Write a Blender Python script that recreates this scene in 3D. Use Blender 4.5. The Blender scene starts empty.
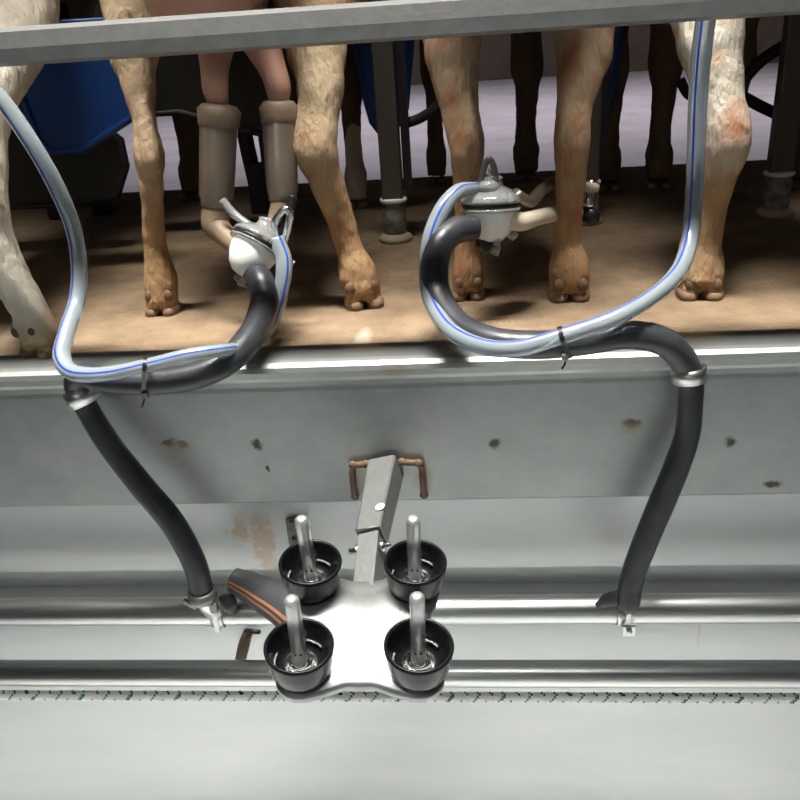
import bpy, bmesh, math, random
from mathutils import Vector, Matrix, noise
random.seed(7)
PI = math.pi
sc = bpy.context.scene
col = sc.collection

# ------------------------------------------------------------------ camera
F = 850.0; H = 0.40
X = Vector((9400, 259, F)).normalized()
p_ = math.radians(26)
Z = Vector((0, math.cos(p_), math.sin(p_))); Z = (Z - Z.dot(X)*X).normalized()
Y = Z.cross(X)
R = Matrix((X, Y, Z))            # camera coords -> world coords
cam_d = bpy.data.cameras.new('camera'); cam = bpy.data.objects.new('camera', cam_d); col.objects.link(cam)
cam_d.sensor_width = 36; cam_d.sensor_fit = 'HORIZONTAL'; cam_d.lens = 36*F/800
cam_d.clip_start = 0.05; cam_d.clip_end = 60
M4 = R.to_4x4(); M4.translation = Vector((0, 0, H)); cam.matrix_world = M4
sc.camera = cam
CAMP = Vector((0, 0, H)); FWD = R @ Vector((0, 0, -1))

def ray(u, v): return R @ Vector(((u-400)/F, (400-v)/F, -1))
def P(u, v, y): r = ray(u, v); return CAMP + r*(y/r.y)
def G(u, v, z=0.0): r = ray(u, v); return CAMP + r*((z-H)/r.z)
def D(u, v, d): return CAMP + ray(u, v)*d
def depth(p): return (p-CAMP).dot(FWD)
def rad(px, p): return px*0.5*depth(p)/F

# ------------------------------------------------------------------ materials
def mat(name, base, rough=.5, metal=0., spec=.5, noise_amt=0., noise_scale=20., noise_col=None, bump=0., bump_scale=100.,
        trans=0., coat=0., stretch=None, rough_var=0., ior=1.45, sss=0., attr=None, alpha=1.):
    m = bpy.data.materials.new(name); m.use_nodes = True
    nt = m.node_tree; N = nt.nodes; L = nt.links
    b = N['Principled BSDF']
    b.inputs['Base Color'].default_value = (*base, 1)
    b.inputs['Roughness'].default_value = rough
    b.inputs['Metallic'].default_value = metal
    b.inputs['Specular IOR Level'].default_value = spec
    b.inputs['Transmission Weight'].default_value = trans
    b.inputs['Coat Weight'].default_value = coat
    b.inputs['Coat Roughness'].default_value = .08
    b.inputs['IOR'].default_value = ior
    b.inputs['Alpha'].default_value = alpha
    if sss:
        b.inputs['Subsurface Weight'].default_value = sss; b.inputs['Subsurface Scale'].default_value = .01
    tc = N.new('ShaderNodeTexCoord'); mp = N.new('ShaderNodeMapping')
    L.new(tc.outputs['Object'], mp.inputs['Vector'])
    if stretch: mp.inputs['Scale'].default_value = stretch
    src = None
    if attr:
        a = N.new('ShaderNodeAttribute'); a.attribute_name = attr; src = a.outputs['Color']
    if noise_amt:
        n = N.new('ShaderNodeTexNoise'); n.inputs['Scale'].default_value = noise_scale; n.inputs['Detail'].default_value = 8
        n.inputs['Roughness'].default_value = .65
        L.new(mp.outputs[0], n.inputs['Vector'])
        cr = N.new('ShaderNodeValToRGB'); cr.color_ramp.elements[0].position = .35; cr.color_ramp.elements[1].position = .68
        L.new(n.outputs['Fac'], cr.inputs[0])
        mx = N.new('ShaderNodeMix'); mx.data_type = 'RGBA'
        mu = N.new('ShaderNodeMath'); mu.operation = 'MULTIPLY'; mu.inputs[1].default_value = noise_amt
        L.new(cr.outputs[0], mu.inputs[0]); L.new(mu.outputs[0], mx.inputs[0])
        mx.inputs[6].default_value = (*base, 1); mx.inputs[7].default_value = (*(noise_col or [c*.5 for c in base]), 1)
        if src: L.new(src, mx.inputs[6])
        L.new(mx.outputs[2], b.inputs['Base Color']); src = mx.outputs[2]
        if rough_var:
            mr = N.new('ShaderNodeMapRange'); mr.inputs[3].default_value = rough-rough_var; mr.inputs[4].default_value = rough+rough_var
            L.new(n.outputs['Fac'], mr.inputs[0]); L.new(mr.outputs[0], b.inputs['Roughness'])
    elif src: L.new(src, b.inputs['Base Color'])
    if bump:
        n2 = N.new('ShaderNodeTexNoise'); n2.inputs['Scale'].default_value = bump_scale; n2.inputs['Detail'].default_value = 6
        L.new(mp.outputs[0], n2.inputs['Vector'])
        bp = N.new('ShaderNodeBump'); bp.inputs['Strength'].default_value = bump; bp.inputs['Distance'].default_value = .004
        L.new(n2.outputs['Fac'], bp.inputs['Height']); L.new(bp.outputs[0], b.inputs['Normal'])
    m['src'] = 0
    return m, (nt, b, src, mp)

def spots(matinfo, pts, colr, size=.008, scale=(1, 1, 1), wobble=.006, amt=.9):
    """burn marks and stains that belong to the surface: (position, size) list"""
    nt, b, src, mp = matinfo; N = nt.nodes; L = nt.links
    g = N.new('ShaderNodeNewGeometry')
    n = N.new('ShaderNodeTexNoise'); n.inputs['Scale'].default_value = 90; n.inputs['Detail'].default_value = 4
    L.new(g.outputs['Position'], n.inputs['Vector'])
    sb = N.new('ShaderNodeVectorMath'); sb.operation = 'SUBTRACT'; L.new(n.outputs['Color'], sb.inputs[0]); sb.inputs[1].default_value = (.5, .5, .5)
    sm = N.new('ShaderNodeVectorMath'); sm.operation = 'SCALE'; L.new(sb.outputs[0], sm.inputs[0]); sm.inputs['Scale'].default_value = wobble*2
    ad = N.new('ShaderNodeVectorMath'); ad.operation = 'ADD'; L.new(g.outputs['Position'], ad.inputs[0]); L.new(sm.outputs[0], ad.inputs[1])
    cur = None
    for (pt, sx, sz) in pts:
        s = N.new('ShaderNodeVectorMath'); s.operation = 'SUBTRACT'; L.new(ad.outputs[0], s.inputs[0]); s.inputs[1].default_value = pt
        q = N.new('ShaderNodeVectorMath'); q.operation = 'MULTIPLY'; L.new(s.outputs[0], q.inputs[0]); q.inputs[1].default_value = (1/sx, 1/.05, 1/sz)
        ln = N.new('ShaderNodeVectorMath'); ln.operation = 'LENGTH'; L.new(q.outputs[0], ln.inputs[0])
        mr = N.new('ShaderNodeMapRange'); mr.inputs[1].default_value = 1.15; mr.inputs[2].default_value = .55
        L.new(ln.outputs['Value'], mr.inputs[0])
        if cur is None: cur = mr.outputs[0]
        else:
            mm = N.new('ShaderNodeMath'); mm.operation = 'MAXIMUM'; L.new(cur, mm.inputs[0]); L.new(mr.outputs[0], mm.inputs[1]); cur = mm.outputs[0]
    mu = N.new('ShaderNodeMath'); mu.operation = 'MULTIPLY'; L.new(cur, mu.inputs[0]); mu.inputs[1].default_value = amt
    mx = N.new('ShaderNodeMix'); mx.data_type = 'RGBA'; L.new(mu.outputs[0], mx.inputs[0])
    if src: L.new(src, mx.inputs[6])
    else: mx.inputs[6].default_value = b.inputs['Base Color'].default_value
    mx.inputs[7].default_value = (*colr, 1)
    L.new(mx.outputs[2], b.inputs['Base Color'])
    return (nt, b, mx.outputs[2], mp)

MT = {}
def M(name, *a, **k):
    m, i = mat(name, *a, **k); MT[name] = m; return i
M('stainless', (.60, .61, .60), .30, 1., noise_amt=.25, noise_scale=6, noise_col=(.45, .47, .46), bump=.05, bump_scale=12, stretch=(2, 30, 30), rough_var=.08)
i_f = M('fascia_steel', (.37, .38, .365), .42, .75, noise_amt=.6, noise_scale=7, noise_col=(.24, .275, .265), bump=.06, bump_scale=30, stretch=(1.5, 1, 2.2), rough_var=.08)
i_p = M('panel_steel', (.58, .595, .59), .40, .55, noise_amt=.4, noise_scale=4, noise_col=(.45, .50, .49), bump=.03, bump_scale=20, stretch=(1, 1, 4), rough_var=.06)
M('cast_aluminium', (.36, .37, .37), .44, .9, noise_amt=.6, noise_scale=30, noise_col=(.22, .23, .23), bump=.10, bump_scale=60, rough_var=.08)
M('galvanised', (.26, .265, .26), .45, .8, noise_amt=.6, noise_scale=35, noise_col=(.17, .175, .17), bump=.12, bump_scale=120, rough_var=.08)
M('polished_steel', (.70, .71, .70), .14, 1.)
M('brushed_pin', (.66, .67, .66), .36, .8, noise_amt=.4, noise_scale=60, noise_col=(.5, .5, .5))
M('black_rubber', (.022, .024, .029), .34, noise_amt=.6, noise_scale=30, noise_col=(.05, .053, .06), bump=.10, bump_scale=220, rough_var=.1)
M('grey_rubber', (.035, .036, .04), .5, noise_amt=.5, noise_scale=25, noise_col=(.05, .052, .056), bump=.08, bump_scale=200)
M('dewclaw_horn', (.16, .10, .06), .7)
M('orange_line', (.30, .13, .06), .6)
M('cup_rubber', (.004, .004, .005), .26, spec=.22, noise_amt=.3, noise_scale=50, noise_col=(.012, .012, .013))
M('clear_tube', (.52, .60, .65), .16, trans=.62, coat=.6, noise_amt=.4, noise_scale=14, noise_col=(.40, .47, .52), ior=1.35)
M('blue_line', (.006, .04, .36), .3, coat=.4)
M('white_plastic', (.88, .88, .85), .28, coat=.3, sss=.1, noise_amt=.2, noise_scale=40, noise_col=(.66, .65, .60))
M('clear_plastic', (.80, .84, .84), .08, trans=.8, coat=.5, ior=1.4)
M('cream_rubber', (.62, .55, .44), .45, noise_amt=.3, noise_scale=30)
M('teat_cup_shell', (.20, .16, .12), .30, metal=.35, coat=.3, noise_amt=.6, noise_scale=12, noise_col=(.25, .20, .16), stretch=(1, 1, .4))
M('liner_rubber', (.23, .165, .11), .5, noise_amt=.5, noise_scale=30)
M('black_plastic', (.012, .012, .013), .35)
M('rust_weld', (.09, .048, .026), .65, metal=.1, noise_amt=.7, noise_scale=60, noise_col=(.16, .11, .075), bump=.3, bump_scale=200)
M('blue_plastic', (.006, .045, .20), .38, noise_amt=.4, noise_scale=5, noise_col=(.004, .035, .16))
M('dark_steel', (.10, .09, .08), .5, metal=.4, noise_amt=.5, noise_scale=18, noise_col=(.09, .075, .06), bump=.15, bump_scale=80)
M('black_steel', (.012, .011, .011), .6, noise_amt=.4, noise_scale=18, noise_col=(.03, .025, .02))
M('post_sleeve', (.30, .29, .26), .6, noise_amt=.9, noise_scale=60, noise_col=(.10, .085, .07), bump=.3, bump_scale=150)
M('white_band', (.75, .74, .70), .4)
M('concrete_foot', (.42, .35, .24), .85, noise_amt=.5, noise_scale=30, bump=.4, bump_scale=80)
M('udder_skin', (.50, .27, .20), .6, sss=.15, noise_amt=.4, noise_scale=20, bump=.2, bump_scale=120)
M('fur', (.5, .4, .3), .85, spec=.15, noise_amt=.42, noise_scale=18, noise_col=(.15, .08, .04), bump=1.1, bump_scale=170, stretch=(1, 1, .30), attr='fur_colour')
M('hoof_horn', (.27, .18, .11), .6, noise_amt=.7, noise_scale=45, noise_col=(.14, .08, .045), bump=.5, bump_scale=90)
M('rope_white', (.88, .88, .85), .8, bump=.5, bump_scale=300)
M('rope_green', (.05, .22, .16), .8)
M('rope_black', (.04, .04, .05), .8)
M('zinc_screw', (.62, .61, .58), .28, 1.)

# ------------------------------------------------------------------ mesh builder
class MB:
    def __init__(s): s.v = []; s.f = []; s.m = []; s.sm = []
    def add(s, vs, fs, mi=0, smooth=True):
        o = len(s.v); s.v += [Vector(v) for v in vs]
        for k, f in enumerate(fs):
            s.f.append([i+o for i in f]); s.m.append(mi[k] if isinstance(mi, list) else mi); s.sm.append(smooth)
    def box(s, c, size, rot=None, mi=0, bev=0.0):
        b = bmesh.new(); bmesh.ops.create_cube(b, size=1)
        for v in b.verts: v.co = Vector((v.co.x*size[0], v.co.y*size[1], v.co.z*size[2]))
        if bev: bmesh.ops.bevel(b, geom=b.edges[:], offset=bev, segments=2, affect='EDGES', profile=.5)
        r = rot or Matrix.Identity(3)
        s.add([r @ v.co + Vector(c) for v in b.verts], [[v.index for v in f.verts] for f in b.faces], mi, False); b.free()
    def prism(s, outline, h, fr, mi=0, smooth=False):
        """outline = (x,y) list extruded along local z from 0 to h; fr = (origin, Matrix 3x3)"""
        o, r = fr; n = len(outline)
        vs = [r @ Vector((x, y, 0)) + o for x, y in outline] + [r @ Vector((x, y, h)) + o for x, y in outline]
        fs = [list(range(n))[::-1], list(range(n, 2*n))] + [[i, (i+1) % n, n+(i+1) % n, n+i] for i in range(n)]
        s.add(vs, fs, mi, smooth)
    def tube(s, pts, r, segs=16, cap=True, res=8, stripe=None, ref=(0, -1, .6), squash=None, twist=0.):
        P_, R_ = spline(pts, r, res)
        n = len(P_); t0 = (P_[1]-P_[0]).normalized()
        nrm = Vector(ref); nrm = (nrm - nrm.dot(t0)*t0).normalized()
        vs = []; fs = []; mi = []
        for i in range(n):
            t = (P_[min(i+1, n-1)]-P_[max(i-1, 0)]).normalized()
            nrm = (nrm - nrm.dot(t)*t).normalized(); bi = t.cross(nrm)
            tw = twist*i/(n-1)
            for k in range(segs):
                a = 2*PI*k/segs + tw
                vs.append(P_[i] + (nrm*math.cos(a) + bi*math.sin(a)*(squash or 1))*R_[i])
        for i in range(n-1):
            for k in range(segs):
                k2 = (k+1) % segs
                fs.append([i*segs+k, i*segs+k2, (i+1)*segs+k2, (i+1)*segs+k])
                mi.append(1 if stripe and k in stripe else 0)
        if cap:
            fs += [list(range(segs))[::-1], [(n-1)*segs+k for k in range(segs)]]; mi += [0, 0]
        s.add(vs, fs, mi)
        return s
    def lathe(s, prof, o, ax, segs=32, mi=0, closed=False):
        """prof = (r, h) list along axis ax from o"""
        ax = Vector(ax).normalized(); n = ax.orthogonal().normalized(); b = ax.cross(n)
        vs = []; fs = []
        for (r, h) in prof:
            for k in range(segs):
                a = 2*PI*k/segs; vs.append(Vector(o) + ax*h + (n*math.cos(a) + b*math.sin(a))*max(r, 1e-5))
        m = len(prof)
        for i in range(m-1 + (1 if closed else 0)):
            j = (i+1) % m
            for k in range(segs):
                k2 = (k+1) % segs; fs.append([i*segs+k, i*segs+k2, j*segs+k2, j*segs+k])
        if not closed:
            fs += [list(range(segs))[::-1], [(m-1)*segs+k for k in range(segs)]]
        s.add(vs, fs, mi); return s
    def ell(s, c, r, rot=None, mi=0, seg=16):
        b = bmesh.new(); bmesh.ops.create_uvsphere(b, u_segments=seg, v_segments=seg//2+2, radius=1)
        rt = rot or Matrix.Identity(3)
        s.add([rt @ Vector((v.co.x*r[0], v.co.y*r[1], v.co.z*r[2])) + Vector(c) for v in b.verts], [[v.index for v in f.verts] for f in b.faces], mi); b.free()
        return s
    def build(s, name, mats, parent=None, **tags):
        me = bpy.data.meshes.new(name)
        off = world_loc(parent) if parent else Vector((0, 0, 0))
        me.from_pydata([v-off for v in s.v], [], s.f)
        for m in (mats if isinstance(mats, (list, tuple)) else [mats]): me.materials.append(MT[m])
        me.polygons.foreach_set('material_index', s.m); me.polygons.foreach_set('use_smooth', s.sm)
        b = bmesh.new(); b.from_mesh(me); bmesh.ops.recalc_face_normals(b, faces=b.faces[:]); b.to_mesh(me); b.free()
        o = bpy.data.objects.new(name, me); col.objects.link(o)
        if parent: o.parent = parent
        for k, v in tags.items(): o[k] = v
        return o
def world_loc(o):
    v = Vector((0, 0, 0))
    while o: v = v + o.location; o = o.parent
    return v
def thing(name, loc, label, category, group=None):
    o = bpy.data.objects.new(name, None); o.empty_display_size = .02; col.objects.link(o); o.location = loc
    o['label'] = label; o['category'] = category
    if group: o['group'] = group
    return o
def tag(o, label, category, group=None):
    o['label'] = label; o['category'] = category
    if group: o['group'] = group
    return o
def spline(pts, r, res=8):
    pts = [Vector(p) for p in pts]; n = len(pts)
    if not isinstance(r, (list, tuple)): r = [r]*n
    if n == 2 or res <= 1: return pts, list(r)
    P_, R_ = [], []
    for i in range(n-1):
        p0 = pts[max(i-1, 0)]; p1 = pts[i]; p2 = pts[i+1]; p3 = pts[min(i+2, n-1)]
        if i == 0: p0 = p1*2-p2
        if i == n-2: p3 = p2*2-p1
        for k in range(res):
            t = k/res; t2 = t*t; t3 = t2*t
            P_.append(.5*((2*p1) + (p2-p0)*t + (2*p0-5*p1+4*p2-p3)*t2 + (3*p1-p0-3*p2+p3)*t3))
            s = t*t*(3-2*t); R_.append(r[i]*(1-s)+r[i+1]*s)
    P_.append(pts[-1]); R_.append(r[-1])
    return P_, R_
def struct(o): o['kind'] = 'structure'; return o

# ------------------------------------------------------------------ the setting
XL, XR = -2.6, 2.6
YF = .926                                  # front face of the platform edge
PBK = 2.03
m_floor = M('platform_ground', (.29, .21, .135), .9, spec=.15, noise_amt=.75, noise_scale=11, noise_col=(.12, .08, .05), bump=.9, bump_scale=120)
# stains on the floor of their own shape: pale droppings, dark wet ring
spots(m_floor, [(G(362, 342), .012, .9), (G(20, 330), .02, .9)], (.55, .50, .42), wobble=.004, amt=.45)
nt, b, src, mp = m_floor[0], m_floor[1], None, None
b_ = MB(); b_.box(((XL+XR)/2, (YF+.05+PBK)/2, -.05), (XR-XL, PBK-YF-.05, .10)); struct(b_.build('floor', 'platform_ground'))
M('hall_concrete', (.44, .41, .45), .75, spec=.3, noise_amt=.6, noise_scale=5, noise_col=(.30, .27, .28), bump=.5, bump_scale=25)
b_ = MB(); b_.box((0, (PBK+6.8)/2, -.30), (12, 6.8-PBK, .10)); struct(b_.build('floor_back', 'hall_concrete'))
b_ = MB(); b_.box((0, PBK-.02, -.18), (XR-XL, .04, .16)); struct(b_.build('trim_1', 'dark_steel'))
M('earth_bank', (.24, .19, .15), .95, noise_amt=.6, noise_scale=4, bump=.6, bump_scale=20)
b_ = MB(); b_.box((0, 6.9, .55), (12, .2, 1.8)); struct(b_.build('wall_back', 'earth_bank'))
M('pit_floor', (.62, .64, .64), .6, noise_amt=.4, noise_scale=4, noise_col=(.53, .55, .55))
b_ = MB(); b_.box((0, -.25, -1.0), (5.2, 2.7, .10)); struct(b_.build('floor_pit', 'pit_floor'))
M('pit_wall', (.75, .77, .75), .6, noise_amt=.3, noise_scale=3)
b_ = MB(); b_.box((0, -1.55, .1), (5.2, .1, 2.1)); struct(b_.build('wall_front', 'pit_wall'))

# steel edge of the platform: flange, rolled lip, kick strip, fold, fascia sheet
prof = [(YF+.062, -.004), (YF+.060, .004), (YF+.012, .005), (YF+.004, .004), (YF-.001, 0), (YF-.003, -.006), (YF-.002, -.014), (YF+.0003, -.019),
        (YF+.0006, -.026), (YF, -.032), (YF, -.190), (YF+.004, -.194), (YF+.055, -.194), (YF+.055, -.188), (YF+.008, -.186), (YF+.008, -.02), (YF+.062, -.012)]
b_ = MB()
n = len(prof); NX = 40
vs = []; fs = []
for i in range(NX+1):
    x = XL + (XR-XL)*i/NX
    for (y, z) in prof: vs.append((x, y, z))
for i in range(NX):
    for k in range(n):
        k2 = (k+1) % n; fs.append([i*n+k, i*n+k2, (i+1)*n+k2, (i+1)*n+k])
fs += [list(range(n)), [NX*n+k for k in range(n)][::-1]]
b_.add(vs, fs, 0, False)
burn = [(97, 437, .007, .006), (170, 443, .011, .006), (183, 444, .007, .006), (257, 445, .007, .009), (268, 469, .0025, .006), (495, 443, .008, .008), (632, 423, .012, .007),
        (730, 442, .007, .008), (772, 484, .012, .006), (-40, 440, .009, .007), (840, 430, .009, .007)]
i_f = spots(i_f, [(P(u, v, YF), sx, sz) for u, v, sx, sz in burn], (.05, .035, .02), wobble=.006)
i_f = spots(i_f, [(P(395, 370, YF), .022, .006), (P(360, 480, YF), .012, .022), (P(424, 480, YF), .014, .022), (P(632, 428, YF), .016, .012), (P(178, 447, YF), .022, .011)], (.34, .26, .19), wobble=.012, amt=.55)
struct(b_.build('trim_2', 'fascia_steel'))

YP = .98
i_p = spots(i_p, [(P(265, 545, YP), .018, .055), (P(283, 575, YP), .022, .025), (P(240, 530, YP), .012, .03)], (.50, .36, .22), wobble=.03, amt=.65)
i_p = spots(i_p, [(P(700, 625, YP), .0022, .05)], (.50, .42, .28), wobble=.004, amt=.7)
b_ = MB()
b_.box((0, YP+.004, -.262), (XR-XL, .008, .155)); b_.box((0, YP+.02, -.337), (XR-XL, .034, .006))
b_.box((0, YP+.034, -.365), (XR-XL, .008, .06)); b_.box((0, YP+.02, -.392), (XR-XL, .034, .006))
b_.box((0, YP+.004, -.67), (XR-XL, .008, .56))
struct(b_.build('wall_pit', 'panel_steel'))
M('seam', (.32, .35, .34), .6)

# long steel pipes
def pipe(u, v, y, r, name, label, z=None):
    zz = P(u, v, y).z if z is None else z
    b_ = MB(); b_.tube([(XL, y, zz), (XR, y, zz)], r, 32); o = b_.build(name, 'stainless')
    return tag(o, label, 'pipe'), zz
_, ZP1 = pipe(400, 610, .90, .0195, 'milk_pipe', 'wide polished steel pipe running just below the jetter cups, hoses clamped to it')
_, ZP2 = pipe(740, 674, .90, .0185, 'vacuum_pipe', 'lower polished steel pipe running just above the white rope')
# top rail, above the left goat legs
b_ = MB(); zr = .353
pr = [(.95, zr), (.938, zr+.004), (.934, zr+.018), (.938, zr+.034), (.95, zr+.038), (.978, zr+.038), (.978, zr)]
b_.add([(XL, y, z) for y, z in pr]+[(XR, y, z) for y, z in pr], [[i, (i+1) % 7, 7+(i+1) % 7, 7+i] for i in range(7)]+[list(range(7))[::-1], list(range(7, 14))], 0, False)
rail = b_.build('rump_rail', 'galvanised'); tag(rail, 'broad grey steel rail across the top of the picture in front of the goats', 'rail')

# ------------------------------------------------------------------ rope
rz = P(720, 698, .90).z
rope = thing('braided_rope', (0, .90, rz), 'white braided rope with green and black flecks below the lower pipe', 'rope')
b_ = MB(); segs = 12; nx = 1800
vs = []; fs = []; mi = []
for i in range(nx+1):
    x = XL + (XR-XL)*i/nx
    for k in range(segs):
        a = 2*PI*k/segs; p1 = (x/.036+k/segs) % 1; p2 = (x/.036-k/segs) % 1
        r = .0066 + .0009*max(math.sin(8*PI*p1), math.sin(8*PI*p2)); vs.append((x, .90+r*math.cos(a), rz+r*math.sin(a)))
for i in range(nx):
    x = XL + (XR-XL)*(i+.5)/nx
    for k in range(segs):
        k2 = (k+1) % segs; fs.append([i*segs+k, i*segs+k2, (i+1)*segs+k2, (i+1)*segs+k])
        p1 = (x/.036+k/segs) % 1; p2 = (x/.036-k/segs) % 1
        mi.append(1 if p1 < .10 and (k // 2) % 2 == 0 else (2 if (p2 < .10 or .5 < p2 < .58) and (k // 2) % 2 == 1 else 0))
b_.add(vs, fs, mi)
b_.build('rope_braid', ['rope_white', 'rope_green', 'rope_black'], rope)

# ------------------------------------------------------------------ goats
def goat(idx, label, xc, hind, front, yF, zb, colour, udder=None):
    """hind / front: lists of legs, each a list of (u, v, y, width_px) from the ground up; legs are then joined to the trunk"""
    root = thing('goat', (xc, 1.5, 0), label, 'goat', None)
    b_ = MB(); hoofs = []; dews = []
    body0 = Vector((xc, 1.15, zb+.03)); 
    xfm = front[0]['x'] if len(front) == 1 else (front[0]['x']+front[1]['x'])/2
    body1 = Vector((xfm, yF-.03, zb-.005))
    mid = (body0+body1)/2 + Vector((0, 0, -.035))
    d = (body1-body0)
    b_.tube([body0-d*.165+Vector((0, 0, .01)), body0-d*.13+Vector((0, 0, .01)), body0, body0+d*.22, mid, body1-d*.15, body1, body1+d*.14+Vector((0, 0, .04)), body1+d*.38+Vector((0, 0, .14)), body1+d*.52+Vector((0, 0, .16))],
            [.03, .085, .132, .142, .145, .135, .11, .07, .05, .045], 24, res=6, squash=1.07)
    # head, ears, tail
    hd = body1+d*.55+Vector((0, 0, .15))
    b_.tube([hd, hd+Vector((0, .06, -.03)), hd+Vector((0, .14, -.09)), hd+Vector((0, .17, -.12))], [.055, .052, .034, .024], 16, res=5)
    for s in (-1, 1):
        b_.tube([hd+Vector((s*.04, -.01, .02)), hd+Vector((s*.09, -.02, .01)), hd+Vector((s*.13, -.02, -.02))], [.014, .02, .008], 10, res=4)
    tl = body0-d*.10+Vector((0, 0, .075)); b_.tube([tl, tl+Vector((0, -.04, -.01)), tl+Vector((0, -.06, -.05))], [.022, .02, .012], 10, res=4)
    for l in hind:
        pts = [P(u, v, y) for (u, v, y, w) in l['p']]; rr = [rad(w, p) for p, (_, _, _, w) in zip(pts, l['p'])]
        top = pts[-1]; inn = (xc-top.x)
        ext = [Vector((top.x+inn*.05, 1.27, .42)), Vector((top.x+inn*.35, 1.28, .55))]
        b_.tube(pts+ext, rr+[max(.062, rr[-1]*1.3), .09], 20, res=8)
        hk = l.get('hock')
        if hk:
            hp = P(*hk[:3]); r = rad(hk[3], hp)
            up = pts[-1]+Vector((0, -.008, .05)); dn = pts[l.get('hi', 3)-1]
            b_.tube([dn.lerp(hp, .5)+Vector((0, .004, 0)), hp, hp.lerp(up, .5)+Vector((0, .002, 0)), up], [r*.75, r, r*.62, r*.75], 12, res=6)
        hoofs.append((pts[0], rr[0], l.get('yaw', 0)))
        dews.append((pts[1], rr[1], Matrix.Rotation(l.get('yaw', 0), 3, 'Z')))
        fet = pts[1]                                  # fetlock with dew claws behind
        fp = pts[0]; fr_ = rr[0]; yw = Matrix.Rotation(l.get('yaw', 0), 3, 'Z')
        for s in (-1, 1): b_.ell(fp + yw @ Vector((s*fr_*.50, 0, 0)) + Vector((0, 0, -fp.z*.36)), (fr_*.50, fr_*.85, max(fp.z*.52, .009)))
        for s in (-1, 1): b_.ell(fet+Vector((s*rr[1]*.55, -rr[1]*.55, -rr[1]*.25)), (rr[1]*.42, rr[1]*.36, rr[1]*.5))
    for l in front:
        hx = l['x']; y = l['y']; k = l.get('s', 1.)
        pts = [Vector((hx, y-.012, .016)), Vector((hx, y, .062)), Vector((hx, y+.006, .088)), Vector((hx, y+.002, .13)), Vector((hx+.002, y, .185)), Vector((hx+.002, y+.004, .235)), Vector((hx, y+.006, .30)), Vector((hx+(xfm-hx)*.1, y+.0, .40)), Vector((hx+(xfm-hx)*.4, y-.03, .52))]
        b_.tube(pts, [a*k for a in (.021, .024, .019, .0175, .020, .029, .026, .045, .075)], 16, res=5)
        hoofs.append((pts[0]-Vector((0, 0, 0)), .022*k, 0))
    me = bpy.data.meshes.new('tmp'); me.from_pydata(b_.v, [], b_.f); tmp = bpy.data.objects.new('tmp', me); col.objects.link(tmp)
    md = tmp.modifiers.new('r', 'REMESH'); md.mode = 'VOXEL'; md.voxel_size = .0042; md.use_smooth_shade = True
    ms = tmp.modifiers.new('s', 'SMOOTH'); ms.factor = .5; ms.iterations = 5
    dg = bpy.context.evaluated_depsgraph_get()
    me2 = bpy.data.meshes.new_from_object(tmp.evaluated_get(dg)); bpy.data.objects.remove(tmp)
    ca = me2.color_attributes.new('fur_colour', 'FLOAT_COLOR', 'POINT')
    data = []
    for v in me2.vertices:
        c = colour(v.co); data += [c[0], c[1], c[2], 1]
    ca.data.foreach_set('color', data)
    cs = [v.co.copy() for v in me2.vertices]; ns = [v.normal.copy() for v in me2.vertices]; out = []; rl = root.location.copy()
    for c, nn in zip(cs, ns):
        n1 = noise.noise(c*55)*.0011 + noise.noise(Vector((c.x*160, c.y*160, c.z*50)))*.0009
        q = c + nn*n1 - rl; out += [q.x, q.y, q.z]
    me2.vertices.foreach_set('co', out); me2.update()
    me2.name = 'goat_body'; me2.materials.clear(); me2.materials.append(MT['fur'])
    me2.polygons.foreach_set('use_smooth', [True]*len(me2.polygons))
    bo = bpy.data.objects.new('body', me2); col.objects.link(bo); bo.parent = root
    for (fq, fr2, yw2) in dews:
        for sg_ in (-1, 1):
            h = MB(); h.ell(fq + yw2 @ Vector((sg_*fr2*.58, -fr2*.88, -fr2*.72)), (fr2*.30, fr2*.20, fr2*.36), yw2, seg=12); h.build('dewclaw', 'dewclaw_horn', root)
    for (pt, r, yaw) in hoofs:
        h = MB(); rt = Matrix.Rotation(yaw, 3, 'Z')
        for s in (-1, 1):
            ctr = Vector((pt.x, pt.y, 0)); ht = max(pt.z, .018)*.62
            rings = [(0, r*.44, r*.92, .10), (ht*.12, r*.49, r*.98, .06), (ht*.5, r*.51, r*.93, .0), (ht*.9, r*.47, r*.84, 0), (ht*1.15, r*.36, r*.6, 0)]
            vs = []; n = 14
            for (z, rx, ry, oy) in rings:
                for k in range(n):
                    a = 2*PI*k/n; ca_, sa_ = math.cos(a), math.sin(a)
                    x = s*r*.53 + rx*math.copysign(abs(ca_)**.8, ca_); y = ry*math.copysign(abs(sa_)**.85, sa_)*1.0+r*oy
                    q = rt @ Vector((x, y, 0)); vs.append(ctr+q+Vector((0, 0, z)))
            fs = [[i*n+k, i*n+(k+1) % n, (i+1)*n+(k+1) % n, (i+1)*n+k] for i in range(4) for k in range(n)]+[list(range(n))[::-1], [4*n+k for k in range(n)]]
            h.add(vs, fs)
        h.build('hoof', 'hoof_horn', root)
    if udder:
        (ux, uy, uz, ur, teats) = udder
        u_ = MB(); u_.ell((ux, uy, uz), (ur, ur*1.05, ur*1.15), seg=24)
        uo = u_.build('udder', 'udder_skin', root)
        for t in teats:
            t_ = MB(); t_.tube([Vector((ux+(t.x-ux)*.6, uy-.01, uz-ur*.75)), t+Vector((0, 0, .035)), t], [.028, .017, .013], 14, res=6)
            t_.build('teat', 'udder_skin', uo)
    return root

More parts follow.
